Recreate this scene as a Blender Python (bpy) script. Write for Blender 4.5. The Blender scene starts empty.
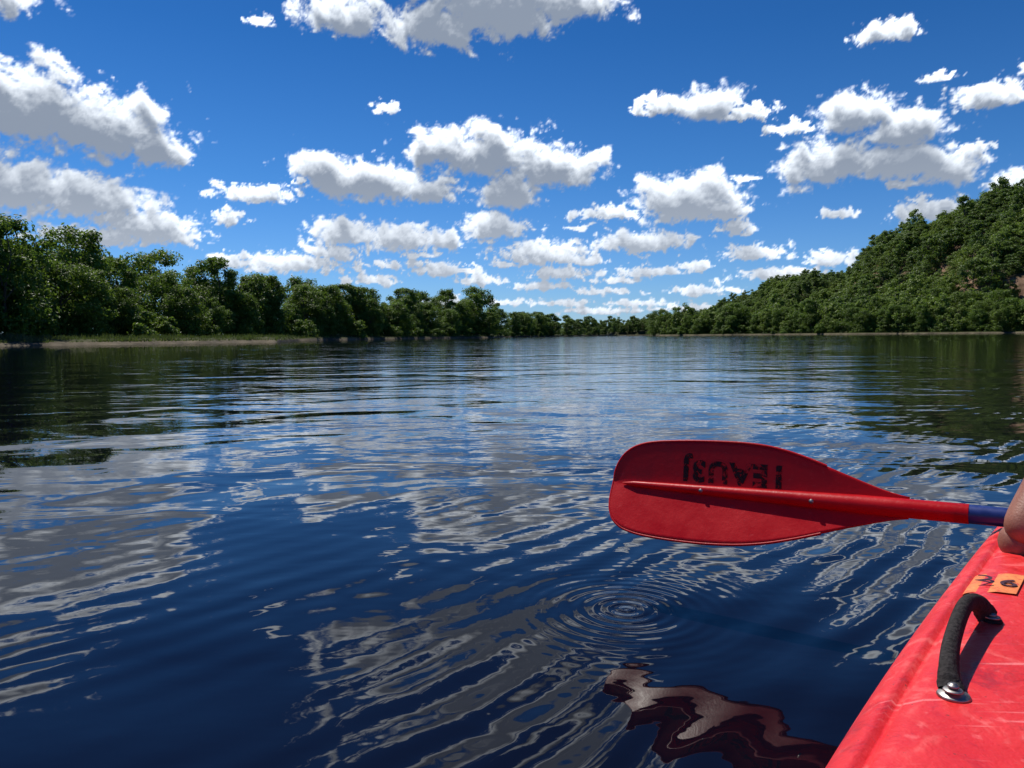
import bpy, bmesh, math, random
import numpy as np
from mathutils import Vector, Matrix
R=math.radians
sc=bpy.context.scene
sc.view_settings.view_transform='Standard'; sc.view_settings.look='None'; sc.view_settings.exposure=0
rng=np.random.default_rng(7); random.seed(7)
def link(o,parent=None):
    sc.collection.objects.link(o)
    if parent: o.parent=parent
    return o
def empty(name):
    e=bpy.data.objects.new(name,None); e.empty_display_size=.1; return link(e)
def mesh_np(name,v,f,mats,smooth=False):
    v=np.asarray(v,dtype=np.float32); f=np.asarray(f,dtype=np.int32)
    me=bpy.data.meshes.new(name); me.vertices.add(len(v)); me.vertices.foreach_set('co',v.ravel())
    k=f.shape[1]; me.loops.add(f.size); me.loops.foreach_set('vertex_index',f.ravel())
    me.polygons.add(len(f)); me.polygons.foreach_set('loop_start',np.arange(0,f.size,k,dtype=np.int32))
    me.polygons.foreach_set('use_smooth',np.full(len(f),smooth))
    for m in mats: me.materials.append(m)
    me.update(calc_edges=True); return me
def addobj(name,me,parent=None): return link(bpy.data.objects.new(name,me),parent)
# ---------------- materials
class N:
    def __init__(s,name):
        s.m=bpy.data.materials.new(name); s.m.use_nodes=True; s.t=s.m.node_tree; s.t.nodes.clear()
        s.out=s.t.nodes.new('ShaderNodeOutputMaterial')
    def n(s,typ,ins={},**kw):
        x=s.t.nodes.new(typ)
        for k,v in kw.items(): setattr(x,k,v)
        for k,v in ins.items():
            if isinstance(v,bpy.types.NodeSocket): s.t.links.new(v,x.inputs[k])
            else: x.inputs[k].default_value=v
        return x
    def math(s,op,a,b=0.0,c=None):
        i={0:a,1:b}
        if c is not None:i[2]=c
        return s.n('ShaderNodeMath',i,operation=op).outputs[0]
    def vm(s,op,a,b=(0,0,0)):
        return s.n('ShaderNodeVectorMath',{0:a,1:b},operation=op)
    def mix(s,f,a,b,bt='MIX'):
        x=s.n('ShaderNodeMix',data_type='RGBA',blend_type=bt)
        for idx,v in ((0,f),(6,a),(7,b)):
            if isinstance(v,bpy.types.NodeSocket): s.t.links.new(v,x.inputs[idx])
            else: x.inputs[idx].default_value=v
        return x.outputs[2]
    def noise(s,vec,scale,detail=3,rough=.5,dist=0):
        return s.n('ShaderNodeTexNoise',{'Vector':vec,'Scale':scale,'Detail':detail,'Roughness':rough,'Distortion':dist}).outputs[0]
    def mr(s,v,a,b,c=0.,d=1.):
        return s.n('ShaderNodeMapRange',{0:v,1:a,2:b,3:c,4:d}).outputs[0]
    def surf(s,o): s.t.links.new(o,s.out.inputs[0]); return s.m
def c4(*a): return (a[0],a[1],a[2],1)
def plain(name,col,rough=.5,var=.25,scale=20,metal=0,bump=0,obj=True,spec=.5):
    g=N(name); P=g.n('ShaderNodeTexCoord').outputs['Object']
    nz=g.noise(P,scale,5,.6)
    f=g.mr(nz,.3,.7)
    col2=tuple(min(1,c*(1-var)) for c in col)
    b=g.n('ShaderNodeBsdfPrincipled',{'Base Color':g.mix(f,c4(*col2),c4(*[min(1,c*(1+var)) for c in col])),'Roughness':g.mr(nz,.3,.7,rough*.8,min(1,rough*1.25)),'Metallic':metal,'Specular IOR Level':spec})
    if bump:
        g.t.links.new(g.n('ShaderNodeBump',{'Height':nz,'Distance':bump,'Strength':1.0}).outputs[0],b.inputs['Normal'])
    return g.surf(b.outputs[0])
def leafmat(name,dark,light,tl=.4):
    g=N(name); oi=g.n('ShaderNodeObjectInfo').outputs['Random']
    at=g.n('ShaderNodeAttribute',attribute_name='tint').outputs['Fac']
    f=g.math('ADD',g.math('MULTIPLY',oi,.55),g.math('MULTIPLY',at,.45))
    col=g.mix(f,c4(*dark),c4(*light))
    col=g.mix(g.math('MULTIPLY',g.math('FRACT',g.math('MULTIPLY',oi,7.31)),.3),col,c4(.15,.17,.03))
    d=g.n('ShaderNodeBsdfPrincipled',{'Base Color':col,'Roughness':.5,'Specular IOR Level':.35}).outputs[0]
    tcol=g.mix(.5,col,c4(.22,.34,.03))
    t=g.n('ShaderNodeBsdfTranslucent',{'Color':tcol}).outputs[0]
    return g.surf(g.n('ShaderNodeMixShader',{0:tl,1:d,2:t}).outputs[0])
M_leaf=leafmat('foliage',(.036,.088,.012),(.125,.215,.03),.42)
M_leaf_far=leafmat('foliage_hill',(.050,.105,.024),(.125,.20,.038),.38)
M_leaf_far2=leafmat('foliage_hill_light',(.11,.185,.032),(.19,.27,.05),.42)
M_bark=plain('bark',(.09,.07,.05),.9,.4,3)
M_grass=leafmat('grass',(.05,.06,.025),(.13,.13,.06),.25)
# ---------------- world
SUN_AZ=-40; SUN_EL=58
w=bpy.data.worlds.new("World"); sc.world=w; w.use_nodes=True; nt=w.node_tree
bg=nt.nodes['Background']; sky=nt.nodes.new('ShaderNodeTexSky'); sky.sky_type='NISHITA'; sky.sun_disc=False
sky.sun_elevation=R(SUN_EL); sky.sun_rotation=R(SUN_AZ); sky.air_density=1.0; sky.dust_density=0; sky.ozone_density=5.0; sky.altitude=300
tcw=nt.nodes.new('ShaderNodeTexCoord'); sx=nt.nodes.new('ShaderNodeSeparateXYZ'); nt.links.new(tcw.outputs['Generated'],sx.inputs[0])
cr_=nt.nodes.new('ShaderNodeValToRGB'); nt.links.new(sx.outputs[2],cr_.inputs[0])
els=cr_.color_ramp.elements; els[0].position=0.0; els[0].color=(.45,.63,.95,1); els[1].position=.5; els[1].color=(.12,.38,.68,1)
e=els.new(.08); e.color=(.38,.61,.92,1)
e=els.new(.2); e.color=(.24,.53,.83,1)
e=els.new(.36); e.color=(.14,.43,.73,1)
mx=nt.nodes.new('ShaderNodeMix'); mx.data_type='RGBA'; mx.blend_type='MULTIPLY'; mx.inputs[0].default_value=1
nt.links.new(sky.outputs[0],mx.inputs[6]); nt.links.new(cr_.outputs[0],mx.inputs[7])
nt.links.new(mx.outputs[2],bg.inputs[0]); bg.inputs[1].default_value=.115
sd=Vector((math.sin(R(SUN_AZ))*math.cos(R(SUN_EL)),math.cos(R(SUN_AZ))*math.cos(R(SUN_EL)),math.sin(R(SUN_EL))))
L=bpy.data.lights.new('sun','SUN'); L.energy=5.0; L.angle=R(.5); L.color=(1,.95,.87)
so=link(bpy.data.objects.new('sun',L)); so.rotation_euler=(-sd).to_track_quat('-Z','Y').to_euler(); so.location=(0,0,50)
# ---------------- camera
PITCH=3.7; ROLL=-.5; F=745.
cam=bpy.data.cameras.new('camera'); cam.lens=F/1024*36; cam.sensor_width=36; cam.clip_start=.02; cam.clip_end=20000
co=link(bpy.data.objects.new('camera',cam)); sc.camera=co
cm=Matrix.Rotation(R(90-PITCH),4,'X')@Matrix.Rotation(R(ROLL),4,'Z')
co.matrix_world=Matrix.Translation((0,0,.5))@cm
c3=cm.to_3x3()
# ---------------- numpy noise
def gn(x,y,seed=0):
    xi=np.floor(x).astype(np.int64); yi=np.floor(y).astype(np.int64); xf=x-xi; yf=y-yi
    def g(ix,iy,dx,dy):
        h=(ix*374761393+iy*668265263+seed*2147483647+12345)&0xffffffff
        h=((h^(h>>13))*1274126177)&0xffffffff; h=h^(h>>16)
        a=h/4294967296.*2*np.pi
        return np.cos(a)*dx+np.sin(a)*dy
    u=xf*xf*xf*(xf*(xf*6-15)+10); v=yf*yf*yf*(yf*(yf*6-15)+10)
    a=g(xi,yi,xf,yf); b=g(xi+1,yi,xf-1,yf); c=g(xi,yi+1,xf,yf-1); d=g(xi+1,yi+1,xf-1,yf-1)
    return ((a*(1-u)+b*u)*(1-v)+(c*(1-u)+d*u)*v)*1.5
def cumulus(x,y,wl,octs,seed):
    s=0;a=1.;f=1/wl;t=0
    for o in range(octs):
        n=gn(x*f+o*17.3,y*f*1.15-o*9.1,seed+o)
        s=s+a*(.6*n+.8*(np.abs(n)*1.6-.42)); t+=a; a*=.66; f*=2.03
    return s/t*1.9
# ---------------- sky dome with cumulus field (az/el degrees)
CL=[ # chart centre x,y, half width, half height
(345,14,52,26),(430,22,58,30),(500,6,80,42),(575,2,52,26),(455,-35,130,40),
(30,104,98,48),(105,125,78,42),(155,148,36,22),(-40,110,70,45),
(15,185,82,32),(90,196,70,30),(150,226,56,21),(95,236,66,13),(-50,200,60,30),
(258,193,44,11),(228,216,17,10),(320,166,38,21),(370,180,66,25),(428,190,38,15),
(440,146,42,25),(490,152,62,31),(552,166,52,26),(510,192,36,20),
(345,231,38,18),(402,238,60,17),(440,240,30,12),(495,226,38,16),
(290,262,70,12),(335,252,30,9),(545,252,54,14),(560,273,38,8),(610,213,38,9),(690,198,64,29),(728,210,26,13),
(640,241,60,13),(735,226,22,10),(670,105,38,12),(706,104,42,20),(748,112,28,10),
(860,112,50,28),(905,126,48,28),(830,160,60,30),(900,160,66,24),(950,166,46,20),(795,128,24,9),(972,150,22,10),
(885,32,36,14),(990,95,48,16),(935,208,46,14),(1015,182,34,15),(840,213,20,6),(900,184,16,6),(937,78,18,6),
(755,252,34,10),(780,273,52,8),(830,258,26,11),(440,268,40,8),(480,280,30,6),(650,272,42,7),(692,265,20,6),(700,290,40,5),
(600,291,28,5),(640,303,40,4),(560,302,36,4),(540,286,30,5),(372,280,30,6),(390,265,16,5),(600,311,50,4),(690,308,40,4),(500,302,30,4),(260,20,14,7),(385,107,13,6),(230,262,26,8),(450,302,36,5),(745,178,16,4),(300,180,9,4),
(420,255,20,4),(590,262,22,4),(505,265,18,4),(620,280,24,4),(575,228,10,3)]
def chart(x,y):
    d=c3@Vector(((x-512)/F,(384-y)/F,-1)); 
    return math.degrees(math.atan2(d.x,d.y)), math.degrees(math.atan2(d.z,math.hypot(d.x,d.y)))
az=np.arange(-64,64.01,.1); el=np.arange(.1,47,.1)
A,E=np.meshgrid(az,el)
S=np.full(A.shape,-3.); RE=np.ones(A.shape)*2
blobs=[]
for (x,y,rx,ry) in CL:
    a0,e0=chart(x,y); a1,_=chart(x+rx,y); _,e1=chart(x,y-ry); blobs.append((a0,e0,abs(a1-a0),abs(e1-e0)))
r2=random.Random(5)
for i in range(12):   # cloud groups above and beside the view
    a0=r2.uniform(-60,60); e0=r2.uniform(28,44); s=r2.uniform(2,3.8)
    for k in range(3): blobs.append((a0+r2.uniform(-1,1)*s*1.3,e0+r2.uniform(-.4,.4)*s,s*r2.uniform(.8,1.4),s*r2.uniform(.4,.6)))
for i in range(26):
    a0=r2.choice([-1,1])*r2.uniform(37,62); e0=r2.uniform(3,26); s=r2.uniform(.15,.28)*(e0+3)*.6
    for k in range(3): blobs.append((a0+r2.uniform(-1,1)*s*1.2,e0+r2.uniform(-.3,.3)*s,s*r2.uniform(.8,1.4),s*r2.uniform(.35,.55)))
W1=gn(A/2.2,E/1.6,90)*.6; W2=gn(A/2.2,E/1.6,91)*.35; W3=gn(A/.8,E/.5,92)*.35; W4=gn(A/.8,E/.5,93)*.16
for (a0,e0,ra,re) in blobs:
    ia0=max(0,int((a0-ra*2.6+64)/.1)); ia1=min(len(az),int((a0+ra*2.6+64)/.1)+1)
    ie0=max(0,int((e0-re*2.6)/.1)); ie1=min(len(el),int((e0+re*2.6)/.1)+2)
    if ia1<=ia0 or ie1<=ie0: continue
    sl=(slice(ie0,ie1),slice(ia0,ia1))
    k=min(1,re/1.5)
    dx=(A[sl]+W1[sl]*k+W3[sl]*(1-k*.6)-a0)/ra; dy=(E[sl]+W2[sl]*k+W4[sl]*(1-k*.6)-e0+re*.15)
    dy=np.where(dy<0,dy/(re*.75),dy/(re*1.05))
    val=1-np.sqrt(dx*dx+dy*dy)
    RE[sl]=np.where(val>S[sl],re,RE[sl]); S[sl]=np.maximum(S[sl],val)
nh=cumulus(A,E,2.4,6,3); nl=cumulus(A,E,1.0,5,40)
bl=np.clip((E-5)/8,0,1); b2=np.minimum(bl,np.clip((RE-.6)/1.0,0,1)); NZ=nh*b2+nl*(1-b2)
D=S*1.05+(.66+.22*(1-b2))*NZ+.03
D[S<-.75]=-1
fade=np.clip((46.5-E)/3,0,1)*np.clip((63-np.abs(A))/3,0,1)
cov=np.clip((D+.09)/.46,0,1); cov=cov*cov*(3-2*cov)*fade
dens=np.clip(D,0,1.0)
T=np.zeros_like(D)
for k in range(1,17):
    st=int(round(k*2)); sh=np.zeros_like(D); sh[:-st,:]=np.roll(dens,int(k*.6),axis=1)[st:,:]
    T+=sh*.2
rel=np.zeros_like(D); rel[:-3,:]=D[:-3,:]-D[3:,:]
rel2=np.zeros_like(D); rel2[:-8,:]=D[:-8,:]-D[8:,:]
b=.0+1.0*np.exp(-1.3*T)-.40*np.clip(dens-.22,0,1)+.45*np.clip(rel,-.4,.4)+.30*np.clip(rel2,-.5,.5)
b=np.clip(b,0.0,1)
b=b*(.55+.45*bl)+.52*(1-bl)*.45
b=np.clip(b,0,1)[...,None]
col=np.array([.27,.325,.42])*(1-b)+np.array([1.42,1.52,1.64])*b**1.25
Rd=9000.
ar=np.radians(A); er=np.radians(E)
V=np.stack([Rd*np.cos(er)*np.sin(ar),Rd*np.cos(er)*np.cos(ar),Rd*np.sin(er)],-1).reshape(-1,3)
ny,nx=A.shape; idx=np.arange(ny*nx).reshape(ny,nx)
q=np.stack([idx[:-1,:-1],idx[:-1,1:],idx[1:,1:],idx[1:,:-1]],-1).reshape(-1,4)
cv=cov.ravel()
keep=(cv[q].max(axis=1)>0.002); q=q[keep]
used=np.unique(q); remap=np.full(len(V),-1,dtype=np.int64); remap[used]=np.arange(len(used))
g=N('cloud'); att=g.n('ShaderNodeAttribute',attribute_name='cloud_light'); cvn=g.n('ShaderNodeAttribute',attribute_name='cover').outputs['Fac']
em=g.n('ShaderNodeEmission',{'Color':att.outputs['Color'],'Strength':1.0}).outputs[0]
M_cloud=g.surf(g.n('ShaderNodeMixShader',{0:cvn,1:g.n('ShaderNodeBsdfTransparent').outputs[0],2:em}).outputs[0])
M_cloud.cycles.emission_sampling='NONE'
me=mesh_np('sky',V[used],remap[q],[M_cloud])
at=me.attributes.new('cloud_light','FLOAT_COLOR','POINT'); cc=np.ones((len(used),4),dtype=np.float32); cc[:,:3]=col.reshape(-1,3)[used]; at.data.foreach_set('color',cc.ravel())
at=me.attributes.new('cover','FLOAT','POINT'); at.data.foreach_set('value',cv[used].astype(np.float32))
addobj('sky',me)
# ---------------- ground (ring terrain around the river)
AZ_S=[-180,-120,-90,-60,-45,-34.5,-28.9,-22.7,-17.5,-15.8,-8.5,-1.5,-.6,4,7.1,8,10.5,11,16,17.5,25,34.5,45,60,90,120,180]
R_S =[500, 110, 62, 62, 68, 78, 80, 84, 90, 126,165,208,320,420,560,760,760,350,330,335,300,290,250,210,180,220,500]
AZ_T=[-180,-120,-90,-60,-45,-34.5,-28.9,-22.7,-16.6,-8.5,-1.5,-.6,4,7.1,8,10.5,11,16,17.5,25,34.5,45,60,90,120,180]
R_T =[506, 115, 68, 68, 76, 85,99,115,134,170,213,325,428,570,768,768,356,336,342,306,296,256,216,186,226,506]
def shoreR(a): return np.interp(a,AZ_S,R_S)+1.6*gn(a*.9,a*0+.5,5)*2
def treeR(a): return np.maximum(np.interp(a,AZ_T,R_T),shoreR(a)+2)
HB_A=[21.5,23.2,24.2,25,26.3,27.5,29.9,32.1,34.5,45,60,75,95]; HB_H=[0,5,18,36,46,49,52,55,56,68,66,40,0]
HA_A=[5,8,12.5,14.2,15.6,18.4,21.1,24.4,28,35,60]; HA_H=[0,3,5,11,21,34,43,50,58,66,60]
def sst(x): x=np.clip(x,0,1); return x*x*(3-2*x)
def hgt(a,r):
    rs=treeR(a)
    B=np.interp(a,HB_A,HB_H,left=0,right=0)*np.where(r<480,sst((r-rs-20)/(480-rs-20))**.8,1-.5*sst((r-480)/500))
    Am=np.interp(a,HA_A,HA_H,left=0,right=0)*np.where(r<800,sst((r-480)/320),1-.6*sst((r-800)/900))
    x=r*np.sin(np.radians(a)); y=r*np.cos(np.radians(a))
    n=gn(x/70,y/70,8)*10+gn(x/25,y/25,9)*3.5
    base=.35+.25*sst((r-rs)/6)+.6*sst((r-rs-10)/40)
    h=np.maximum(B,Am)
    cliff=13*sst((r-rs-33)/13)*sst((a-29)/3)*sst((60-a)/10)*(1-.75*sst((r-rs-60)/110))
    return base+h+n*np.clip(h/25,0,1)+np.where(h>1,cliff,0)
azg=np.concatenate([np.arange(-180,-62,2.),np.arange(-62,62,.2),np.arange(62,180.1,2.)])
offs=[-3,-.8,-.1,.6,2,4,7,12,18,24,28,32,38,44,50,58,72,90,110,130,150,175,200,240,290,350,420,480,550,650,800,1000,1400,2200,4000,8000]
rows=[]
for i,o in enumerate(offs):
    s=shoreR(azg); r=s+o
    lo=sst((-14-azg)/3)*sst((azg+64)/8)
    z=np.full_like(azg,{0:-.8,1:-.12,2:.0}.get(i,0.)) if i<3 else hgt(azg,r)
    if i in(3,4): z={3:.16,4:.34}[i]*lo+{3:.48,4:.55}[i]*(1-lo)
    if i>=5: z=np.where(r<treeR(azg)-1,.36+.25*sst(o/8)+.08*gn(azg*3,azg*0+i,3),z)
    rows.append(np.stack([r*np.sin(np.radians(azg)),r*np.cos(np.radians(azg)),z],-1))
G=np.stack(rows); ny,nx=G.shape[:2]; idx=np.arange(ny*nx).reshape(ny,nx)
q=np.stack([idx[:-1,:-1],idx[:-1,1:],idx[1:,1:],idx[1:,:-1]],-1).reshape(-1,4)
g=N('ground'); P=g.n('ShaderNodeNewGeometry'); pos=P.outputs['Position']
n1=g.mr(g.noise(pos,.35,5,.6),.35,.65)
c=g.mix(n1,c4(.035,.045,.016),c4(.075,.075,.035)); 
nzz=g.n('ShaderNodeSeparateXYZ',{0:P.outputs['Normal']}).outputs[2]
pz=g.n('ShaderNodeSeparateXYZ',{0:pos}).outputs[2]
rockf=g.math('MULTIPLY',g.mr(nzz,.93,.80),g.mr(pz,3.,6.))
c=g.mix(rockf,c,g.mix(n1,c4(.10,.06,.04),c4(.26,.17,.11)))
c=g.mix(g.mr(g.math('ADD',pz,g.math('MULTIPLY',n1,.12)),.42,.34),c,g.mix(n1,c4(.06,.05,.035),c4(.15,.125,.085)))
bb=g.n('ShaderNodeBsdfPrincipled',{'Base Color':c,'Roughness':.95,'Specular IOR Level':.1})
M_ground=g.surf(bb.outputs[0])
addobj('ground',mesh_np('ground',G.reshape(-1,3),q,[M_ground],True))
# ---------------- trees
def tube(pts,rad,sides=7):
    pts=[Vector(p) for p in pts]; vs=[];fs=[]
    for i,p in enumerate(pts):
        t=(pts[min(i+1,len(pts)-1)]-pts[max(i-1,0)]).normalized()
        u=t.cross(Vector((0.31,.95,.05))).normalized(); v=t.cross(u)
        for k in range(sides):
            a=2*math.pi*k/sides; rr=rad[i]
            if isinstance(rr,tuple): vs.append(p+u*math.cos(a)*rr[0]+v*math.sin(a)*rr[1])
            else: vs.append(p+(u*math.cos(a)+v*math.sin(a))*rr)
    for i in range(len(pts)-1):
        for k in range(sides):
            a=i*sides+k; b2=i*sides+(k+1)%sides; fs.append((a,b2,b2+sides,a+sides))
    return vs,fs
def tree_mesh(name,seed,H,W,ncl,nleaf,leaf,base,mat,top=.75):
    r=np.random.default_rng(seed); V=[];Fc=[]
    def add(vs,fs):
        o=len(V); V.extend([tuple(v) for v in vs]); Fc.extend([tuple(i+o for i in f) for f in fs])
    if H>4:
        bend=r.normal(0,.35,(6,2)); tp=[(bend[i][0]*i/5,bend[i][1]*i/5,H*.86*i/5-.3) for i in range(6)]
        add(*tube(tp,[H*.018*(1-.16*i) for i in range(6)],8))
    t=r.uniform(0,1,ncl)**.95; hh=base+(.96-base)*t
    prof=(W/2)*np.power(np.clip(1-np.abs((t-.42)/.60)**2.4,0,1),.5)*(1-.15*np.abs(t-.3))
    lob=r.uniform(.75,1.25,5); ang=r.uniform(0,2*np.pi,ncl); lobe=lob[(ang/(2*np.pi)*5).astype(int)%5]
    rr=prof*lobe*(r.uniform(.12,1,ncl)**.5)*.88
    C=np.stack([rr*np.cos(ang),rr*np.sin(ang),hh*H*.95],-1)
    cr=r.uniform(.075,.165,ncl)*W*(1.05-.3*t)
    if H>4:
        for i in r.choice(ncl,min(11,ncl),replace=False):
            c=C[i]; z0=max(.12*H,c[2]*.62); k=z0/(H*.86)*5; b0=(bend[min(5,int(k))]*k/5)
            p0=Vector((b0[0],b0[1],z0)); p2=Vector(c); pm=(p0+p2)/2+Vector((0,0,.4))
            add(*tube([p0,pm,p2],[H*.008,H*.005,H*.002],5))
    nb=len(Fc)
    ci=np.repeat(np.arange(ncl),nleaf); n=len(ci)
    d=r.normal(size=(n,3)); d[:,2]+=.25; d/=np.linalg.norm(d,axis=1)[:,None]
    rad=cr[ci]*(.40+.80*r.uniform(0,1,n)**.9)
    lump=1+.28*np.sin(d[:,0]*5+ci)*np.cos(d[:,1]*5+ci*2)
    p=C[ci]+d*(rad*lump)[:,None]*np.array([1.15,1.15,.78])
    p[:,2]=np.maximum(p[:,2],.15)
    nrm=d*.9+r.normal(0,.5,(n,3)); nrm[:,2]+=.45; nrm/=np.linalg.norm(nrm,axis=1)[:,None]
    u=np.cross(nrm,r.normal(size=(n,3))); u/=np.linalg.norm(u,axis=1)[:,None]; v=np.cross(nrm,u)
    s=(leaf*r.uniform(.45,1.25,n))[:,None]
    q0=p-u*s; q1=p+v*s*.6+nrm*s*.12; q2=p+u*s; q3=p-v*s*.6+nrm*s*.12
    LV=np.stack([q0,q1,q2,q3],1).reshape(-1,3); LF=np.arange(n*4).reshape(n,4)+len(V)
    AV=np.concatenate([np.array(V).reshape(-1,3),LV]) if V else LV
    AF=np.concatenate([np.array(Fc).reshape(-1,4),LF]) if Fc else LF
    me=mesh_np(name,AV,AF,[mat,M_bark])
    mi=np.zeros(len(AF),dtype=np.int32); mi[:nb]=1; me.polygons.foreach_set('material_index',mi)
    tt=np.zeros(len(AF),dtype=np.float32); ct=r.uniform(0,1,ncl); tt[nb:]=np.clip(ct[ci]+r.normal(0,.15,n),0,1)
    at=me.attributes.new('tint','FLOAT','FACE'); at.data.foreach_set('value',tt)
    return me
near=[tree_mesh('broadleaf_tree_%d'%i,100+i,H,W,nc,200,.215,b0,M_leaf,tp) for i,(H,W,nc,b0,tp) in enumerate([(12.5,10,62,.06,.8),(13.5,9,60,.08,.7),(11.5,11,64,.05,.9),(13,9.5,58,.10,.65),(11,9,54,.04,.85),(14,10.5,66,.12,.75)])]
fspec=[(12,9.5,.8),(13,8.5,.7),(10.5,10,.9),(12,9,.6)]
far=[tree_mesh('hill_tree_%d'%i,200+i,H,W,34,80,.36,.12,M_leaf_far,tp) for i,(H,W,tp) in enumerate(fspec)]
far2=[tree_mesh('hill_tree_light_%d'%i,220+i,H,W,34,80,.36,.12,M_leaf_far2,tp) for i,(H,W,tp) in enumerate(fspec[:3])]
bush=[tree_mesh('bush_%d'%i,300+i,3,4.6,16,150,.17,.05,M_leaf,.9) for i in range(3)]
def pt(a,r): return r*math.sin(R(a)),r*math.cos(R(a))
def put(name,me,a,r,sc_,parent,zs=1.,sink=.2):
    x,y=pt(a,r); z=float(hgt(np.array([a]),np.array([r]))[0])
    o=bpy.data.objects.new(name,me); o.location=(x,y,z-sink); o.rotation_euler=(0,0,random.uniform(0,6.28)); o.scale=(sc_,sc_,sc_*zs); link(o,parent)
E_l=empty('riverbank_trees'); E_h=empty('hillside_forest'); E_b=empty('riverbank_bushes')
a=-70.
while a<62:
    Rt=float(treeR(np.array([a]))[0]); step=math.degrees(4.4/Rt)
    big=1.0+.14*float(gn(np.array([a*.35]),np.array([.7]),77)[0])
    for row,(o0,sc0) in enumerate([(1.5,.62),(5,.80),(10,.92),(17,.97)]):
        if Rt>700 and row in(1,): continue
        if row==3 and random.random()<.3: continue
        aa=a+random.uniform(-.5,.5)*step; rr=Rt+o0+random.uniform(-1.5,2.5)
        s=sc0*random.uniform(.82,1.12)*big*(1.14 if a<-31 else 1)*(1.5 if Rt>700 else 1)
        if a>11: s*=1.14
        if 0<a<7.5: s*=1.1
        lib=near if Rt<400 else far
        if a>11 and random.random()<.5: lib=far2
        put('tree',random.choice(lib),aa,rr,s,E_l,random.uniform(.9,1.12))
    for k in range(2):
        aa=a+random.uniform(-.5,.5)*step; rr=Rt-1.0+random.uniform(-1,1.5)
        put('bush',random.choice(bush),aa,max(rr,float(shoreR(np.array([aa]))[0])+(1 if a<-14 else .1)),random.uniform(.7,1.4),E_b)
    a+=step*(1 if Rt<400 else 1.4)
def scatter(a0,a1,r0,r1,sp,cut):
    r=r0
    while r<r1:
        st=math.degrees(sp/r); a=a0+random.uniform(0,st)
        while a<a1:
            aa=a+random.uniform(-.5,.5)*st; rr=r+random.uniform(-.5,.5)*sp
            h=float(hgt(np.array([aa]),np.array([rr]))[0]); rs=float(treeR(np.array([aa]))[0])
            if rr>rs+21 and h>cut and not (aa>30.5 and aa<44 and rs+29<rr<rs+47 and gn(np.array([aa*.8]),np.array([.3]),4)[0]>-.22):
                x,y=pt(aa,rr); pn=float(gn(np.array([x/42]),np.array([y/42]),31)[0]); pn2=float(gn(np.array([x/16]),np.array([y/16]),33)[0])
                lib=far2 if random.random()<.22+1.9*pn else far
                put('tree',random.choice(lib),aa,rr,random.uniform(.62,1.12)*(1+.6*pn2),E_h,random.uniform(.75,1.1),.8)
            a+=st
        r+=sp*.9
scatter(20,56,285,505,6.0,1.2)
scatter(12.5,29,500,830,7.4,3)
scatter(-6,13,860,890,7,0)
# ---------------- grass fringe on the low bank
r=np.random.default_rng(11); n=60000
ga=r.uniform(-62,-1,n); go=r.uniform(0,1,n)**1.3
sr=shoreR(ga); tr=np.minimum(treeR(ga),sr+24); gr=sr+1.4+go*(tr-sr)
gx=gr*np.sin(np.radians(ga)); gy=gr*np.cos(np.radians(ga)); gz=.25+.25*sst(go*3)
cl=gn(gx*.35,gy*.35,2); hgtb=r.uniform(.12,.42,n)*(1+1.4*np.clip(cl,-.6,1))
ang=r.uniform(0,6.28,n); wd=.07
p0=np.stack([gx-np.cos(ang)*wd,gy-np.sin(ang)*wd,gz-.1],-1); p1=np.stack([gx+np.cos(ang)*wd,gy+np.sin(ang)*wd,gz-.1],-1)
p2=np.stack([gx+r.normal(0,.15,n),gy+r.normal(0,.15,n),gz+hgtb],-1)
me=mesh_np('riverbank_grass',np.stack([p0,p1,p2],1).reshape(-1,3),np.arange(n*3).reshape(n,3),[M_grass])
at=me.attributes.new('tint','FLOAT','FACE'); at.data.foreach_set('value',r.uniform(0,1,n).astype(np.float32))
addobj('riverbank_grass',me)
# ---------------- kayak frame
K0=Vector((.213,.501,0)); ka=Vector((.650,.760,0)).normalized(); kn=Vector((ka.y,-ka.x,0))
def kp(t,w_,z): return K0+ka*t+kn*w_+Vector((0,0,z))
# ---------------- water
g=N('water'); pos=g.n('ShaderNodeNewGeometry').outputs['Position']
v1=g.vm('MULTIPLY',pos,(.75,1.0,0)).outputs[0]
nA=g.noise(v1,.9,2,.45,.6); nB=g.noise(g.vm('MULTIPLY',pos,(.7,1.25,0)).outputs[0],3.3,2,.5,.5)
nC=g.noise(g.vm('MULTIPLY',pos,(.8,1.3,0)).outputs[0],13,2,.5)
gust=g.mr(g.noise(g.vm('MULTIPLY',pos,(.25,1,0)).outputs[0],.11,3,.6),.40,.60)
calm=g.mr(g.noise(pos,.45,2,.5),.38,.62,.45,1.15)
h=g.math('MULTIPLY',nA,.034)
h=g.math('ADD',h,g.math('MULTIPLY',g.math('MULTIPLY',nB,calm),g.mr(gust,0,1,.0045,.0125)))
h=g.math('ADD',h,g.math('MULTIPLY',nC,g.mr(gust,0,1,.0002,.0022)))
def rings(cx,cy,lam,r0,slope):
    global h
    d=g.vm('DISTANCE',pos,(cx,cy,0)).outputs['Value']
    s=g.math('SINE',g.math('MULTIPLY',d,6.283/lam)); e=g.math('EXPONENT',g.math('MULTIPLY',d,-1/r0))
    h=g.math('ADD',h,g.math('MULTIPLY',g.math('MULTIPLY',s,e),slope*lam/6.283))
rings(.205,1.33,.027,.085,.19)
rel_=g.vm('SUBTRACT',pos,tuple(K0)).outputs[0]
qd=g.vm('DOT_PRODUCT',rel_,tuple(-kn)).outputs['Value']; td=g.vm('DOT_PRODUCT',rel_,tuple(ka)).outputs['Value']
ph=g.math('ADD',g.math('MULTIPLY',qd,6.283/.095),g.math('ADD',g.math('MULTIPLY',g.noise(pos,1.8,2,.5),9.),g.math('MULTIPLY',td,2.2)))
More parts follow.
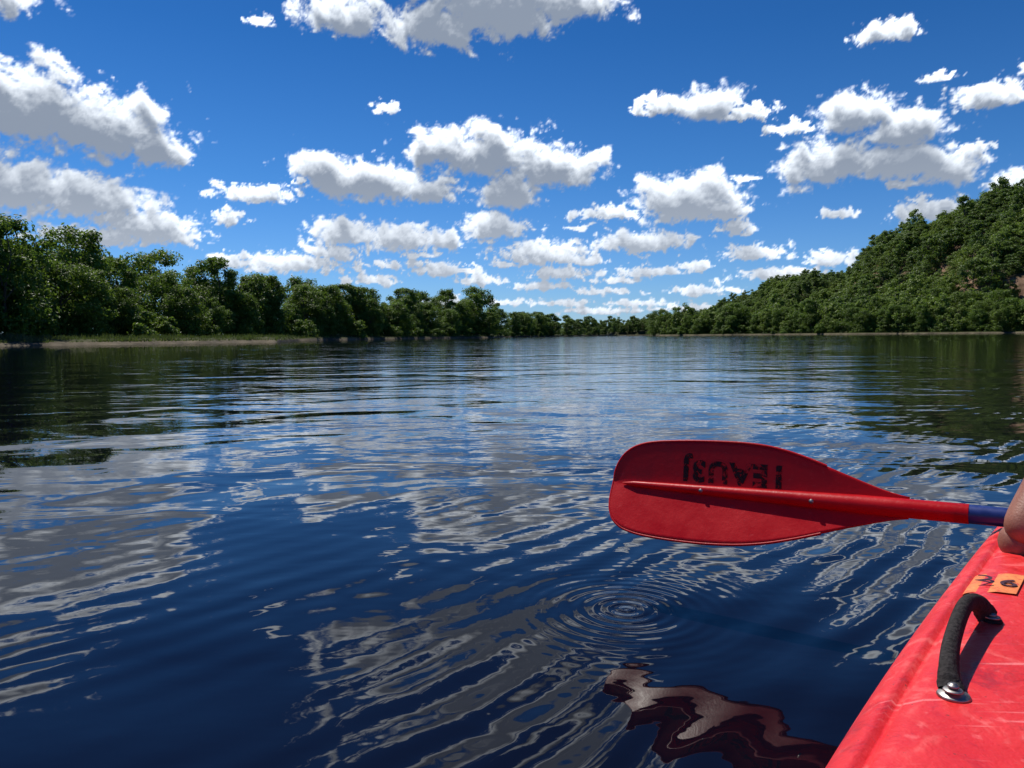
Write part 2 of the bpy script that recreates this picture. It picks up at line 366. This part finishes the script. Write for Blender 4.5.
env=g.math('MULTIPLY',g.math('EXPONENT',g.math('MULTIPLY',g.math('ABSOLUTE',qd),-1.8)),g.mr(g.noise(pos,1.7,1,.5),.35,.6))
h=g.math('ADD',h,g.math('MULTIPLY',g.math('MULTIPLY',g.math('SINE',ph),env),.0030))
bp=g.n('ShaderNodeBump',{'Height':h,'Distance':1.0,'Strength':1.0})
b_=g.n('ShaderNodeBsdfPrincipled',{'Base Color':c4(.0025,.0024,.0060),'Roughness':.015,'IOR':1.38,'Normal':bp.outputs[0]})
M_water=g.surf(b_.outputs[0])
nr=[0,.6,2,6,20,60,200,700,2500,12000]
V=[];
for rr in nr[1:]:
    for k in range(96): V.append((rr*math.cos(k*math.pi/48),rr*math.sin(k*math.pi/48),0))
V=[(0,0,0)]+V
bm=bmesh.new(); bv=[bm.verts.new(v) for v in V]
for k in range(96): bm.faces.new((bv[0],bv[1+k],bv[1+(k+1)%96]))
for i in range(len(nr)-2):
    for k in range(96):
        a0=1+i*96; bm.faces.new((bv[a0+k],bv[a0+96+k],bv[a0+96+(k+1)%96],bv[a0+(k+1)%96]))
me=bpy.data.meshes.new('river_water'); bm.to_mesh(me); bm.free(); me.materials.append(M_water); addobj('river_water',me)
# ---------------- kayak
g=N('kayak_plastic'); tc=g.n('ShaderNodeTexCoord').outputs['Object']
n1=g.noise(tc,9,6,.65); n2=g.noise(tc,60,5,.6); n3=g.noise(tc,230,3,.6); n4=g.noise(tc,22,5,.7,.8)
sc1=g.noise(g.n('ShaderNodeMapping',{'Vector':tc,'Rotation':(0,0,R(49)),'Scale':(6,90,20)}).outputs[0],1.0,4,.6)
sc2=g.noise(g.n('ShaderNodeMapping',{'Vector':tc,'Rotation':(0,0,R(-15)),'Scale':(9,140,20)}).outputs[0],1.0,3,.6)
c=g.mix(g.mr(n1,.35,.7),c4(.64,.014,.016),c4(.78,.035,.035))
c=g.mix(g.mr(n4,.55,.75,0,.7),c,c4(.80,.15,.14))
c=g.mix(g.mr(n2,.60,.74,0,.6),c,c4(.85,.18,.17)); c=g.mix(g.mr(sc1,.62,.70,0,.55),c,c4(.86,.26,.25)); c=g.mix(g.mr(sc2,.66,.72,0,.5),c,c4(.86,.30,.28))
c=g.mix(g.mr(n4,.42,.33,0,.7),c,c4(.38,.010,.012)); c=g.mix(g.mr(n1,.60,.66,0,.7),c,c4(.34,.010,.012))
c=g.mix(g.mr(g.noise(tc,130,3,.7),.68,.72,0,.7),c,c4(.12,.04,.03))
hh_=g.math('ADD',g.math('MULTIPLY',n3,.0006),g.math('MULTIPLY',n1,.008))
b_=g.n('ShaderNodeBsdfPrincipled',{'Base Color':c,'Roughness':g.mr(n4,.35,.65,.32,.62),'Coat Weight':.1,'Coat Roughness':.3,
  'Normal':g.n('ShaderNodeBump',{'Height':hh_,'Distance':1.,'Strength':.8}).outputs[0]})
M_kay=g.surf(b_.outputs[0])
SEC=[(0,-.08),(.5,-.075),(.8,-.045),(.92,0),(.975,.06),(1.0,.12),(1.0,.15),(.992,.172),(.975,.190),(.955,.203),(.93,.2115),(.912,.2135),(.905,.2095),(.897,.2095),(.890,.2145),(.86,.2175),(.80,.2180),(.70,.216),(.64,.214),(.615,.208),(.60,.19),(.57,.12),(.5,.095),(.25,.088),(0,.085)]
E_k=empty('red_kayak')
def deckz(f): 
    xs=[s[0] for s in SEC[5:20]][::-1]; zs=[s[1] for s in SEC[5:20]][::-1]
    return float(np.interp(f,xs,zs))
ts=np.linspace(-1.32,2.5,110); Vk=[]; full=[(f,z,1) for f,z in SEC]+[(f,z,-1) for f,z in SEC[-2:0:-1]]
for t in ts:
    tcx=(t-.59)/1.915; hw=.4*max(.0,1-abs(tcx)**2.6)**.6+.012; ck=float(sst(np.array((1-abs(tcx)-.12)/.15))); 
    ck*= float(1-.85*np.exp(-((t-.22)/.10)**2))
    for (f,z,sg) in full:
        if z<.209 and f<=.615 and z>.05: z=z*ck+(.214+.03*(1-f/.6)**1)*(1-ck)
        zz=z+.07*tcx**4*(1 if z>0 else .6); 
        Vk.append(kp(t,.39-sg*f*hw,zz))
nf=len(full); fk=[]
for i in range(len(ts)-1):
    for k in range(nf):
        fk.append((i*nf+k,i*nf+(k+1)%nf,(i+1)*nf+(k+1)%nf,(i+1)*nf+k))
me=mesh_np('hull',[tuple(v) for v in Vk],fk,[M_kay],True); addobj('hull',me,E_k)
bm=bmesh.new(); bm.from_mesh(me); bm.verts.ensure_lookup_table()
for i in (0,len(ts)-1):
    try: bm.faces.new([bm.verts[i*nf+k] for k in range(nf)])
    except Exception: pass
bmesh.ops.recalc_face_normals(bm,faces=bm.faces); bm.to_mesh(me); bm.free()
# carry handle
M_rub=plain('black_webbing',(.034,.030,.029),.95,.6,260,bump=.002,spec=.15)
M_met=plain('steel',(.35,.33,.31),.45,.3,200,metal=1)
def bez(P0,n=26):
    out=[]; m=len(P0)
    for i in range(m-1):
        p0=P0[max(i-1,0)];p1=P0[i];p2=P0[i+1];p3=P0[min(i+2,m-1)]
        for j in range(n//(m-1)+1):
            u=j/(n//(m-1)+1)
            out.append(.5*((2*p1)+(-p0+p2)*u+(2*p0-5*p1+4*p2-p3)*u*u+(-p0+3*p1-3*p2+p3)*u**3))
    out.append(P0[-1]); return out
hpts=bez([kp(.132,.056,.2205),kp(.148,.051,.227),kp(.19,.045,.235),kp(.25,.041,.241),kp(.290,.041,.242),kp(.313,.046,.236),kp(.322,.053,.2225)],42)
nh_=len(hpts)
vs,fs=tube(hpts,[(.0090,.0066) if 4<i<nh_-5 else (.0098,.0042) for i in range(nh_)],14)
me=mesh_np('handle_strap',[tuple(v) for v in vs],fs,[M_rub],True); o=addobj('handle_strap',me,E_k)
def puck(name,c,r,hgt_,mat,parent,ax=Vector((0,0,1)),seg=20):
    bm=bmesh.new(); bmesh.ops.create_cone(bm,cap_ends=True,segments=seg,radius1=r,radius2=r*.85,depth=hgt_)
    bmesh.ops.bevel(bm,geom=[e for e in bm.edges if len(e.link_faces)==2 and abs(e.calc_face_angle(0))>.6],offset=hgt_*.25,segments=2,affect='EDGES')
    me=bpy.data.meshes.new(name); bm.to_mesh(me); bm.free(); me.materials.append(mat)
    for p in me.polygons:p.use_smooth=True
    o=addobj(name,me,parent); o.matrix_world=Matrix.Translation(c)@ax.to_track_quat('Z','Y').to_matrix().to_4x4(); return o
for nm,t,w_ in (('near',.128,.058),('far',.324,.057)):
    puck('handle_tab_'+nm,kp(t,w_,.2195),.0125 if nm=='near' else .009,.0035,M_met if nm=='near' else M_rub,E_k); puck('handle_bolt_'+nm,kp(t-.003,w_,.2275 if nm=='near' else .2255),.0042,.004,M_met,E_k)
    puck('handle_washer_'+nm,kp(t-.003,w_,.2245 if nm=='near' else .2235),.0075,.0015,M_met,E_k)
# sticker
g=N('orange_sticker'); tcn=g.n('ShaderNodeTexCoord').outputs['Object']
n1=g.noise(tcn,45,5,.7); n2=g.noise(tcn,160,4,.7)
c=g.mix(g.mr(n1,.35,.65),c4(.70,.16,.05),c4(.78,.27,.08)); c=g.mix(g.mr(n2,.56,.62,0,.8),c,c4(.62,.05,.04))
M_or=g.surf(g.n('ShaderNodeBsdfPrincipled',{'Base Color':c,'Roughness':.6}).outputs[0])
vv=[];ff=[]
for i in range(13):
    for j in range(19):
        t=.410+.080*i/12; w_=.001+.064*j/18; f=(.39-w_)/.398
        vv.append(tuple(kp(t+ .012*j/18,w_,max(deckz(min(f,.999)),.2135 if .885<f<.915 else 0)+.0022)))
for i in range(12):
    for j in range(18): ff.append((i*19+j,i*19+j+1,(i+1)*19+j+1,(i+1)*19+j))
addobj('registration_sticker',mesh_np('sticker',vv,ff,[M_or],True),E_k)
g=N('worn_ink'); tcn=g.n('ShaderNodeTexCoord').outputs['Object']
nn=g.mr(g.noise(tcn,60,6,.8,.5),.45,.52)
M_ink=g.surf(g.n('ShaderNodeMixShader',{0:nn,1:g.n('ShaderNodeBsdfTransparent').outputs[0],2:g.n('ShaderNodeBsdfPrincipled',{'Base Color':c4(.022,.005,.007),'Roughness':.6,'Specular IOR Level':.2}).outputs[0]}).outputs[0])
M_ink2=plain('dark_ink',(.05,.015,.03),.6,.3,100)
def textmesh(name,body,size,mat,mw,parent,ext=.0002,off=0.):
    cu=bpy.data.curves.new(name,'FONT'); cu.body=body; cu.size=size; cu.extrude=ext; cu.offset=off; cu.align_x='CENTER'; cu.align_y='CENTER'; cu.space_character=1.2
    o=bpy.data.objects.new(name+'_t',cu); sc.collection.objects.link(o); bpy.context.view_layer.update()
    me=bpy.data.meshes.new_from_object(o.evaluated_get(bpy.context.evaluated_depsgraph_get()))
    bpy.data.objects.remove(o); me.materials.clear(); me.materials.append(mat); o=addobj(name,me,parent); o.matrix_world=mw; return o
def frame(x,y,z,o): 
    m=Matrix((x,y,z)).transposed().to_4x4(); m.translation=o; return m
textmesh('sticker_digits','26',.038,M_ink2,frame(kn,ka,kn.cross(ka),kp(.455,.043,.2212)),E_k)
# seats
M_seat=plain('seat_black',(.02,.02,.022),.7,.3,40)
for nm,t0 in (('front',.62),('rear',-.62)):
    vv=[];ff=[]
    for i in range(9):
        for j in range(7):
            u=(i/8-.5)*2; v=j/6
            vv.append(tuple(kp(t0-.05*v*1.2+.05*u*u,.39+.19*u,.12+.30*v-.05*u*u*v)))
    for i in range(8):
        for j in range(6): ff.append((i*7+j,i*7+j+1,(i+1)*7+j+1,(i+1)*7+j))
    o=addobj('seat_back_'+nm,mesh_np('seat_back',vv,ff,[M_seat],True),E_k); m=o.modifiers.new('s','SOLIDIFY'); m.thickness=.03
# ---------------- paddle
E_p=empty('kayak_paddle')
PA=Vector((.196,1.45,.212)); pax=Vector((.806,-.590,.028)).normalized(); pup=Vector((0,0,1)); pb=pup.cross(pax).normalized(); 
if pb.y<0: pb=-pb
pup=pax.cross(pb).normalized()
if pup.z<0: pup=-pup
g=N('paddle_red'); tcn=g.n('ShaderNodeTexCoord').outputs['Object']
n1=g.noise(tcn,14,6,.65); n2=g.noise(tcn,130,4,.6)
sc1=g.noise(g.n('ShaderNodeMapping',{'Vector':tcn,'Rotation':(0,0,R(36)),'Scale':(8,120,120)}).outputs[0],1.0,4,.6)
c=g.mix(g.mr(n1,.3,.7),c4(.48,.002,.008),c4(.68,.006,.014)); c=g.mix(g.mr(n2,.62,.75,0,.35),c,c4(.72,.08,.08)); c=g.mix(g.mr(sc1,.64,.72,0,.3),c,c4(.75,.12,.12))
d=g.n('ShaderNodeBsdfPrincipled',{'Base Color':c,'Roughness':g.mr(n1,.3,.7,.3,.5),'Specular IOR Level':.3,'Normal':g.n('ShaderNodeBump',{'Height':n2,'Distance':.0004}).outputs[0]}).outputs[0]
tl=g.n('ShaderNodeBsdfTranslucent',{'Color':c4(.85,.004,.012)}).outputs[0]
M_pad=g.surf(g.n('ShaderNodeMixShader',{0:.30,1:d,2:tl}).outputs[0])
M_blue=plain('shaft_blue',(.012,.03,.16),.35,.2,60)
TT=[(0,0),(.002,.02),(.008,.036),(.02,.054),(.04,.069),(.07,.079),(.12,.084),(.2,.087),(.28,.086),(.32,.080),(.36,.069),(.43,.043),(.5,.018),(.52,.0145)]
BB=[(0,0),(.001,.03),(.006,.052),(.018,.072),(.04,.086),(.08,.094),(.15,.096),(.22,.094),(.29,.086),(.35,.070),(.43,.042),(.5,.020),(.52,.0145)]
def smi(s,tab):
    k=min(1,s*8); return sum(float(np.interp(max(0,s+d_*k),*zip(*tab))) for d_ in (-.03,-.015,0,.015,.03))/5
def bladept(s,o_,rev):
    sp=s if not rev else 2.2-s
    tiltT,tiltB=math.tan(R(10)),math.tan(R(34))
    k=(o_*tiltT if o_>0 else o_*tiltB)
    if o_<0:o_*= .90; k*=.90
    return PA+pax*sp+pup*o_+pb*(k+.006)
def blade(name,rev):
    ss=[.52*(i/70)**1.6 for i in range(71)]; nv=24; vv=[];ff=[]
    for s in ss:
        T_=smi(s,TT); B_=smi(s,BB)
        for j in range(nv+1):
            u=j/nv; o_=-B_+(T_+B_)*u; vv.append(tuple(bladept(s,o_,rev)))
    for i in range(70):
        for j in range(nv): ff.append((i*(nv+1)+j,(i+1)*(nv+1)+j,(i+1)*(nv+1)+j+1,i*(nv+1)+j+1))
    o=addobj(name,mesh_np(name,vv,ff,[M_pad],True),E_p); m=o.modifiers.new('s','SOLIDIFY'); m.thickness=.0035; m.offset=0
    pts=[bladept(s,smi(s,TT),rev) for s in ss[1:60]]
    pb2=[bladept(s,-smi(s,BB),rev) for s in ss[1:60]]
    pts=pts[::-1]+[bladept(0,0,rev)]+pb2
    vs,fs=tube(pts,[.0024]*len(pts),8); addobj(name+'_rim',mesh_np(name+'_rim',[tuple(v) for v in vs],fs,[M_pad],True),E_p)
    pr=[PA+pax*((s if not rev else 2.2-s)) for s in np.linspace(.022,.60,24)]
    rd=[.0045+.0105*min(1,(i/17)) for i in range(24)]; rd[0]=.001
    vs,fs=tube(pr,rd,18); addobj(name+'_ridge',mesh_np(name+'_ridge',[tuple(v) for v in vs],fs,[M_pad],True),E_p)
blade('blade',False); blade('far_blade',True)
pts=[PA+pax*s for s in np.linspace(.58,1.62,30)]
vs,fs=tube(pts,[.0142]*30,20); addobj('shaft',mesh_np('shaft',[tuple(v) for v in vs],fs,[M_blue],True),E_p)
for s in (.185,.378): puck('rivet',PA+pax*s-pb*(.0045+.0105*min(1,s/.43)+.0005),.0040,.002,M_met,E_p,-pb)
tvec=(pup+pb*math.tan(R(10))).normalized()
mw=frame(pax,tvec,pax.cross(tvec),bladept(.238,.034,False)-pb*.0032)@Matrix.Rotation(math.pi,4,'Z')
textmesh('blade_lettering','1EAU3J',.052,M_ink,mw,E_p,.0001,.0024)
# ---------------- paddler
E_m=empty('kayaker')
g=N('skin'); tcn=g.n('ShaderNodeTexCoord').outputs['Object']
n1=g.noise(tcn,45,5,.6); c=g.mix(g.mr(n1,.3,.7),c4(.22,.08,.05),c4(.32,.13,.08))
b_=g.n('ShaderNodeBsdfPrincipled',{'Base Color':c,'Roughness':.5,'Subsurface Weight':.1,'Subsurface Radius':(.01,.004,.002),'Normal':g.n('ShaderNodeBump',{'Height':g.noise(tcn,400,3,.6),'Distance':.0006}).outputs[0]})
M_skin=g.surf(b_.outputs[0])
M_vest=plain('life_vest',(.05,.10,.35),.8,.2,60); M_short=plain('shorts',(.06,.06,.07),.85,.2,60); M_hair=plain('hair',(.03,.018,.01),.7,.4,120)
def skin(name,vs,es,rd,mat,root=0,sub=2):
    me=bpy.data.meshes.new(name); me.from_pydata([tuple(v) for v in vs],es,[]); me.materials.append(mat)
    o=addobj(name,me,E_m); m=o.modifiers.new('skin','SKIN'); m.use_smooth_shade=True
    for i,r_ in enumerate(rd):
        sv=me.skin_vertices[0].data[i]; sv.radius=(r_,r_) if not isinstance(r_,tuple) else r_; sv.use_root=(i==root)
    s=o.modifiers.new('sub','SUBSURF'); s.levels=sub; s.render_levels=sub; return o
def hand(name,s0,sgn,wrist,hx,pz_):
    def cp(s,p,z): return PA+pax*s+pb*p+pup*z
    vs=[wrist,cp(s0+sgn*hx,-.076,pz_)]; rd=[.027,.025]; es=[(0,1)]
    for k in range(4):
        s=s0+sgn*k*.0205; i=len(vs); ln=[.88,.97,1.03,.97][k]; fr=[.0086,.0093,.0097,.0094][k]
        vs+= [cp(s+sgn*.002,-.050,-.012),cp(s,-.030*ln,.004),cp(s,-.002,.0240*ln),cp(s,.0240*ln,.008),cp(s,.021,-.016),cp(s,.004,-.0265*ln)]
        rd+= [.0130,fr*1.15,fr,fr*.95,fr*.9,fr*.8]
        es+= [(1,i),(i,i+1),(i+1,i+2),(i+2,i+3),(i+3,i+4),(i+4,i+5)]
    i=len(vs); s=s0+sgn*.066
    vs+=[cp(s,-.052,-.020),cp(s+sgn*.012,-.034,-.024),cp(s+sgn*.002,-.008,-.030),cp(s-sgn*.012,.012,-.030)]
    rd+=[.015,.0125,.0105,.009]; es+=[(1,i),(i,i+1),(i+1,i+2),(i+2,i+3)]
    skin(name,vs,es,rd,M_skin,1)
Wl=PA+pax*.664+pb*(-.165)+pup*(.002); Wr=PA+pax*1.16+pb*(-.10)+pup*.03
hand('left_hand',.670,1,Wl,.000,-.010); hand('right_hand',1.24,-1,Wr,.032,-.004)
bp_=kp
T0=.78
vs=[bp_(T0,.39,.24),bp_(T0-.03,.39,.38),bp_(T0-.03,.39,.54),bp_(T0-.01,.39,.66),bp_(T0,.39,.74),bp_(T0+.01,.39,.80),
    bp_(T0,.22,.67),bp_(T0-.03,.14,.46),Wl, bp_(T0,.56,.67),bp_(T0-.02,.66,.47),Wr,
    bp_(T0+.08,.30,.22),bp_(T0+.48,.24,.36),bp_(T0+.82,.29,.17),bp_(T0+.93,.29,.22),
    bp_(T0+.08,.48,.22),bp_(T0+.48,.54,.36),bp_(T0+.82,.49,.17),bp_(T0+.93,.49,.22)]
es=[(0,1),(1,2),(2,3),(3,4),(4,5),(3,6),(6,7),(7,8),(3,9),(9,10),(10,11),(0,12),(12,13),(13,14),(14,15),(0,16),(16,17),(17,18),(18,19)]
rd=[.13,.12,.13,.11,.055,.05,.055,.042,.027,.055,.042,.027,.09,.058,.04,.03,.09,.058,.04,.03]
skin('body',vs,es,rd,M_skin,0)
skin('life_vest',[bp_(T0-.02,.39,.33),bp_(T0-.03,.39,.45),bp_(T0-.03,.39,.58),bp_(T0-.01,.39,.67),bp_(T0-.005,.29,.70),bp_(T0-.005,.49,.70)],[(0,1),(1,2),(2,3),(3,4),(3,5)],[.145,.15,.155,.12,.06,.06],M_vest,0)
skin('shorts',[bp_(T0,.39,.245),bp_(T0+.08,.30,.222),bp_(T0+.36,.26,.31),bp_(T0+.08,.48,.222),bp_(T0+.36,.52,.31)],[(0,1),(1,2),(0,3),(3,4)],[.145,.10,.082,.10,.082],M_short,0)
hc=bp_(T0+.02,.39,.905); bm=bmesh.new(); bmesh.ops.create_uvsphere(bm,u_segments=32,v_segments=24,radius=1)
for v in bm.verts:
    x,y,z=v.co
    fx=.076*(1-.18*max(0,-z)); fy=.095*(1-.12*max(0,-z)); zz=z*.118
    if y>0:
        y2=y*fy; y2+=.022*math.exp(-((x*.076)/.012)**2-((zz+.012)/.020)**2); y2-=.006*math.exp(-((abs(x)*.076-.032)/.013)**2-((zz-.008)/.012)**2)
        y2+=.006*math.exp(-((x*.076)/.022)**2-((zz+.052)/.008)**2); y2+=.006*math.exp(-((x)/.3)**2-((zz+.09)/.015)**2)
    else: y2=y*fy
    v.co=(x*fx,y2,zz)
me=bpy.data.meshes.new('head'); bm.to_mesh(me); bm.free(); me.materials.append(M_skin)
for p in me.polygons:p.use_smooth=True
hm=frame(kn,ka,Vector((0,0,1)),hc); o=addobj('head',me,E_m); o.matrix_world=hm
bm=bmesh.new(); bmesh.ops.create_uvsphere(bm,u_segments=32,v_segments=20,radius=1)
for v in list(bm.verts):
    if v.co.z<-.35 or (v.co.y>.35 and v.co.z<.55): bm.verts.remove(v)
for v in bm.verts: v.co=(v.co.x*.083,v.co.y*.102-.002,v.co.z*.125+.003)
me=bpy.data.meshes.new('hair'); bm.to_mesh(me); bm.free(); me.materials.append(M_hair); o=addobj('hair',me,E_m); o.matrix_world=hm; m=o.modifiers.new('s','SOLIDIFY'); m.thickness=.012
M_eye=plain('eye',(.75,.75,.72),.2,.05,50)
for sg in (-1,1):
    for nm,c_,s_,mt in (('eye',(sg*.030,.080,.008),(.012,.010,.008),M_eye),('iris',(sg*.030,.0885,.008),(.005,.003,.005),M_hair),('ear',(sg*.076,-.005,-.005),(.010,.018,.032),M_skin)):
        bm=bmesh.new(); bmesh.ops.create_uvsphere(bm,u_segments=16,v_segments=12,radius=1)
        for v in bm.verts: v.co=(v.co.x*s_[0]+c_[0],v.co.y*s_[1]+c_[1],v.co.z*s_[2]+c_[2])
        me=bpy.data.meshes.new(nm); bm.to_mesh(me); bm.free(); me.materials.append(mt); o=addobj(nm,me,E_m); o.matrix_world=hm
print('done', len(bpy.data.objects))
